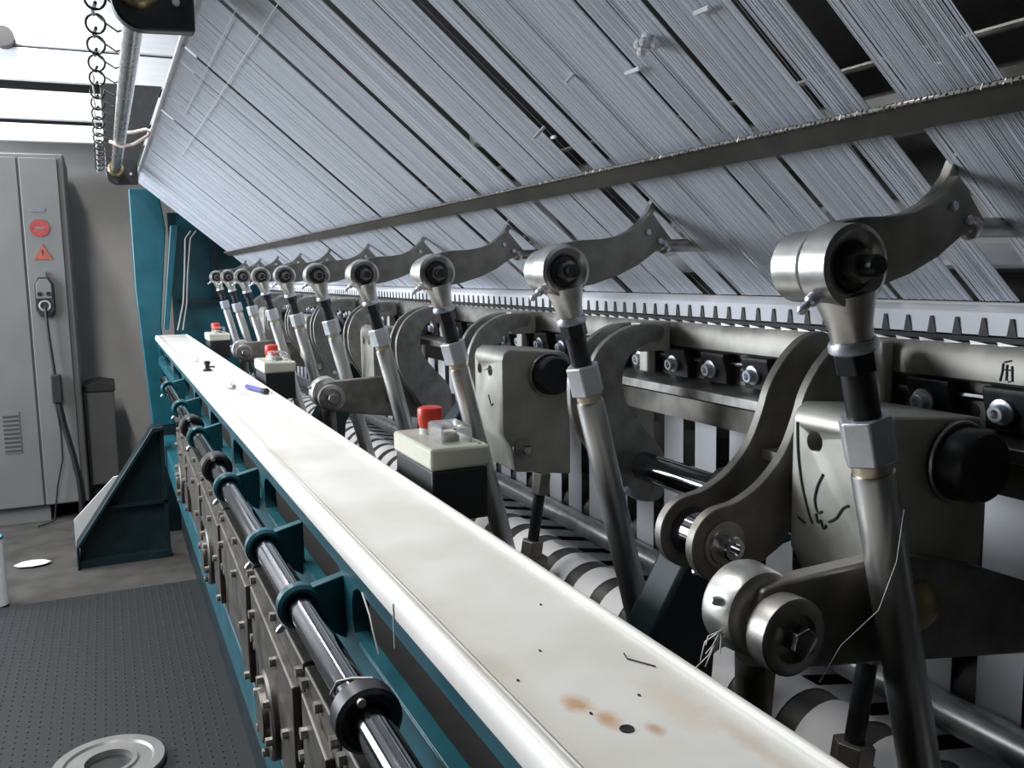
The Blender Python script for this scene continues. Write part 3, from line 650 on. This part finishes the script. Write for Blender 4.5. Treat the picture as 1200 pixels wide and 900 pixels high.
# ------------------------------------------------------------------ tension rail, brackets, ring chain
RX, RZ = .080, .455
o = MB().cyl((RX, 1.2, RZ), (RX, 4.4, RZ), .019, 24).build('overhead_rail', 'rail_steel', org=(RX, 2.8, RZ)); tag(o, 'shiny round steel rail overhead at the edge of the yarn sheet', 'rail')
def hang_bracket(y, label):
    t = thing('rail_bracket', (.1, y, RZ), label, 'bracket', 'black brackets of the overhead rail')
    pl = arc(RX+.005, RZ-.02, .045, 180, 275, 8)+[(.163, RZ-.062), (.163, .478), (.28, .80), (RX-.04, .80)]
    MB().prism(pl, y, y+.03).build('plate', 'black', t, .004)
    MB().lathe((RX, y, RZ), (0, -1, 0), [(0, .034), (.006, .032), (.012, .027), (.012, .014)], 24).build('boss', 'brass', t)
    MB().cyl((.135, y, RZ-.02), (.135, y-.006, RZ-.02), .006, 8).build('bolt', 'zinc', t)
hang_bracket(1.58, 'black rail bracket overhead with round boss, nearer one')
hang_bracket(4.15, 'black rail bracket overhead, far one with the cord tied on')
rc = thing('ring_chain', (.02, 1.4, .45), 'row of dark wire rings and hooks strung beside the overhead rail', 'chain')
rg = wr = None
for i in range(17):
    y = 1.5+i*.16
    if rg is None:
        rg = MB().torus((.018, y, .452), (.25, 1, .2), .0165, .0022, 16, 6).build('ring', 'black', rc)
        wr = MB().tube([(.02, y, .468), (.035, y+.03, .462), (.055, y+.055, .455), (RX-.010, y+.06, .462), (RX, y+.06, .469)], .0018, 5).build('hook', 'black', rc)
        lk = MB().tube([(.018, y-.02, .44), (.014, y+.06, .448), (.016, y+.14, .462)], .003, 5).build('link', 'black', rc)
    else:
        link_copy(rg, (0, .16*i, 0), rc); link_copy(wr, (0, .16*i, 0), rc); link_copy(lk, (0, .16*i, 0), rc)
MB().tube([(.010+.002*math.sin(i*2.1), 2.25+i*.06, .45+.003*math.sin(i*1.3)) for i in range(34)], .0022, 5).build('twisted_string', 'thread', rc)
o = MB().tube([(RX-.03, 3.3, RZ-.006), (RX+.005, 3.27, RZ-.025), (.12, 3.24, RZ-.02), (.165, 3.23, .462), (.172, 3.22, .474), (.16, 3.21, .480), (.12, 3.22, .470), (RX+.01, 3.24, RZ+.015)], .0055, 8).build('tied_cord', 'pink_cord', org=(.1, 3.25, RZ))
tag(o, 'pale pink cord tied round the overhead rail to the sheet edge', 'cord')
# ------------------------------------------------------------------ overhead panels in the background
for z0, z1, mt, lab in ((1.34, 1.75, 'panel_white', 'topmost white overhead beam at the upper left'), (1.145, 1.325, 'panel_white', 'wide white overhead beam behind the ring chain'), (.928, 1.09, 'panel_white', 'middle white overhead beam above the cabinet'), (.80, .902, 'panel_white', 'lowest white overhead beam just above the cabinet')):
    o = MB().box(-1.2, .62, 6.0, 6.05, z0, z1).build('white_beam', mt, bevel=.006, org=(-.3, 6.0, z0)); tag(o, lab, 'beam')
o = MB().box(-1.2, .62, 6.2, 6.24, .86, 1.5).build('dark_backing', 'cabinet_dark', org=(-.3, 6.2, .6)); tag(o, 'dark gap behind the white overhead panels', 'panel')
o = MB().cyl((-.42, 5.9, 1.36), (-.42, 6.0, 1.36), .055, 20).build('roller_end', 'cabinet_dark', org=(-.42, 5.95, 1.36)); tag(o, 'small dark roller end on the white panel at the upper left', 'roller')
# ------------------------------------------------------------------ cabinet, box, board, can, disc
cb = thing('electrical_cabinet', (-.5, 5.8, FL), 'tall grey electrical cabinet with red and orange warning signs', 'cabinet')
CY = 5.6
MB().box(-1.1, -.155, CY+.01, 6.2, FL+.09, .685).build('body', 'cabinet', cb, .01)
MB().box(-1.1, -.385, CY-.008, CY+.012, FL+.10, .66).build('door', 'cabinet', cb, .004)
MB().box(-.375, -.188, CY-.008, CY+.012, FL+.10, .66).build('door', 'cabinet', cb, .004)
MB().box(-1.08, -.36, CY+.03, 6.15, FL, FL+.09).build('plinth', 'cabinet', cb)
g = MB().box(-.56, -.475, CY-.012, CY-.006, -.95, -.72).build('vent', 'cabinet', cb)
for i in range(9): MB().box(-.555, -.48, CY-.015, CY-.011, -.94+i*.024, -.93+i*.024).build('slat', 'cabinet_dark', g)
MB().cyl((-.298, CY-.006, .283), (-.298, CY-.013, .283), .048, 28).build('round_sign', 'sign_red', cb, label='round red warning sign')
MB().prism([(-.338, .112), (-.246, .112), (-.292, .197)], CY-.013, CY-.006).build('triangle_sign', 'sign_orange', cb, label='orange warning triangle')
MB().box(-.335, -.265, CY-.012, CY-.006, .37, .39).build('name_plate', 'sign_grey', cb)
MB().box(-.320, -.276, CY-.0145, CY-.012, .278, .288).build('sign_bar', 'sign_grey', cb)
MB().prism([(-.296, .165), (-.288, .165), (-.291, .135), (-.293, .135)], CY-.0145, CY-.012).build('sign_mark', 'black', cb)
sk = MB().prism([(-.348, -.16), (-.348, -.02), (-.325, .018), (-.275, .018), (-.252, -.02), (-.252, -.16), (-.275, -.20), (-.325, -.20)], CY-.045, CY-.006).build('socket', 'black_plastic', cb, .004)
MB().prism([(-.338, -.10), (-.338, -.02), (-.32, .006), (-.28, .006), (-.262, -.02), (-.262, -.10)], CY-.050, CY-.044).build('socket_face', 'cabinet', sk, .002)
for dx in (-.322, -.278): MB().cyl((dx, CY-.050, -.075), (dx, CY-.056, -.075), .012, 10).build('socket_hole', 'black', sk)
MB().box(-.315, -.285, CY-.03, CY-.005, .015, .045).build('latch', 'sign_grey', cb)
MB().torus((-.300, CY-.046, -.14), (0, 1, 0), .026, .005, 18, 6).build('socket_rim', 'zinc', sk)
cbl = thing('power_cable', (-.29, 5.55, FL), 'black power cable with inline plug hanging down the cabinet door', 'cable')
MB().tube([(-.300, CY-.05, -.15), (-.295, CY-.05, -.30), (-.285, CY-.05, -.45), (-.28, CY-.05, -.52)], .008, 8).build('cord', 'black', cbl)
MB().box(-.302, -.250, CY-.075, CY-.025, -.68, -.52).build('inline_plug', 'black_plastic', cbl, .006)
MB().tube([(-.27, CY-.05, -.68), (-.255, CY-.05, -.80), (-.22, CY-.05, -.98), (-.20, CY-.05, -1.12), (-.195, CY-.04, -1.22), (-.20, CY-.03, FL+.02)], .016, 8).build('thick_lead', 'black', cbl)
MB().tube([(-.285, CY-.05, -.68), (-.272, CY-.05, -.85), (-.275, CY-.05, -1.0), (-.31, CY-.05, -1.15), (-.34, CY-.05, FL+.012), (-.42, CY-.12, FL+.008)], .005, 6).build('thin_lead', 'black', cbl)
bx = thing('grey_bin', (-.08, 5.95, FL), 'grey metal box standing between the cabinet and the teal column', 'box')
MB().prism([(-.14, FL+.14), (-.14, -.66), (.015, -.66), (.01, FL+.14)], 5.8, 6.1).build('body', 'cabinet', bx, .008)
MB().prism([(-.148, -.66), (-.148, -.62), (-.07, -.60), (.022, -.62), (.022, -.66)], 5.79, 6.11).build('lid', 'cabinet_dark', bx, .004)
MB().box(-.13, .0, 5.85, 6.05, FL, FL+.14).build('base', 'cabinet_dark', bx)
o = MB().prism([(-.215, FL), (-.215, -1.20), (-.02, -1.0), (.10, -.98), (.10, FL)], 4.9, 4.92).build('cream_board', 'panel_grey', org=(-.1, 4.9, FL)); tag(o, 'pale board leaning behind the triangular teal foot', 'board')
cn = thing('white_can', (-.50, 4.2, FL), 'white cylinder with green rim at the left edge of the floor', 'canister')
MB().cyl((-.50, 4.2, FL+.012), (-.50, 4.2, FL+.30), .048, 24).build('body', 'white_plastic', cn); MB().torus((-.50, 4.2, FL+.30), (0, 0, 1), .045, .006, 24, 6).build('rim', 'teal', cn)
o = MB().sphere((-.40, 4.75, FL+.012), .05, 8, 1.6, 1, .2).build('paper_scrap', 'lint', org=(-.4, 4.75, FL)); tag(o, 'white paper scrap on the concrete near the cabinet', 'scrap')
dc = thing('flange_disc', (-.075, 2.60, FL+.012), 'round aluminium flange disc lying on the mat', 'disc')
MB().lathe((-.075, 2.60, FL+.012), (0, 0, 1), [(0, .145), (.016, .148), (.022, .145), (.022, .118), (.016, .112), (.016, .078), (.022, .074), (.022, .062), (.004, .058)], 48).build('rim', 'disc_metal', dc)
MB().cyl((-.075, 2.60, FL+.013), (-.075, 2.60, FL+.018), .060, 32).build('centre', 'black', dc)
# ------------------------------------------------------------------ loose thread, lint, and solid white dashes standing in for lamp glints
def on_sheet(x): return E0[1]-(E0[1]-E1[1])/(E1[0]-E0[0])*(x-E0[0])
for i, (x, y, l, a, lab) in enumerate(((.500, .800, .026, .2, 'long white dash for a light glint on the yarn sheet at upper middle'), (.478, .655, .020, .25, 'short white dash for a light glint near the grey hanger'),
        (.500, .515, .030, .2, 'longest white dash for a light glint at the top right of the yarn sheet'), (.525, 1.065, .020, 1.0, 'crossed white thread scrap over the dark gap'),
        (.535, 1.045, .010, .1, 'tiny white thread beside the crossed scrap'), (.485, .905, .014, .9, 'faint white thread left of the lint blob'))):
    z = on_sheet(x)-.004; d = Vector((.55*math.cos(a), 1*math.cos(a)*-1, math.sin(a)*.8-.2)).normalized()*l/2; c = Vector((x, y, z))
    d = Vector((.02, -1, .0)).normalized()*l/2 if a < .5 else Vector((.6, -.3, .7)).normalized()*l/2
    o = MB().cyl(c-d, c+d, .0022, 6).build('thread_or_glint', 'lint', org=tuple(c)); tag(o, lab, 'thread scrap')
mb = MB(); c = Vector((.482, .742, on_sheet(.482)-.005))
for i in range(9): mb.sphere(c+Vector((random.uniform(-.008, .008), random.uniform(-.008, .008), random.uniform(-.01, .01))), .005, 8)
tag(mb.build('lint_blob', 'lint', org=tuple(c)), 'white lint blob caught on the yarn sheet', 'lint')
for pts, r, lab in (([(.235, .93, -.345), (.2345, .90, -.36), (.2335, .885, -.372), (.235, .87, -.392)], .0011, 'loose white thread hanging on the teal beam by the slot'),
        ([(.20, .765, -.366), (.184, .775, -.367), (.172, .785, -.372), (.166, .79, -.386)], .0012, 'white thread draped over the front shaft'),
        ([(.226, .78, -.305), (.2255, .778, -.335), (.225, .776, -.347)], .0007, 'thin fibre hanging from the tray edge'),
        ([(.545, .485, -.185), (.538, .484, -.225), (.52, .483, -.26), (.49, .49, -.285), (.47, .49, -.31)], .0003, 'fine fibre hanging from the nearest rod')):
    o = MB().tube(pts, r, 5).build('loose_thread', 'thread', org=pts[-1]); tag(o, lab, 'thread')
mb = MB()
for i in range(7):
    a = Vector((.428, .555, -.286)); b = a+Vector((random.uniform(-.03, .004), random.uniform(-.01, .01), random.uniform(-.04, .012)))
    mb.tube([a, (a+b)/2+Vector((random.uniform(-.006, .006), 0, random.uniform(-.004, .008))), b], .0005, 4)
tag(mb.build('thread_tuft', 'thread', org=(.428, .555, -.286)), 'frayed tuft of thread on the nearest lower ball joint', 'thread')
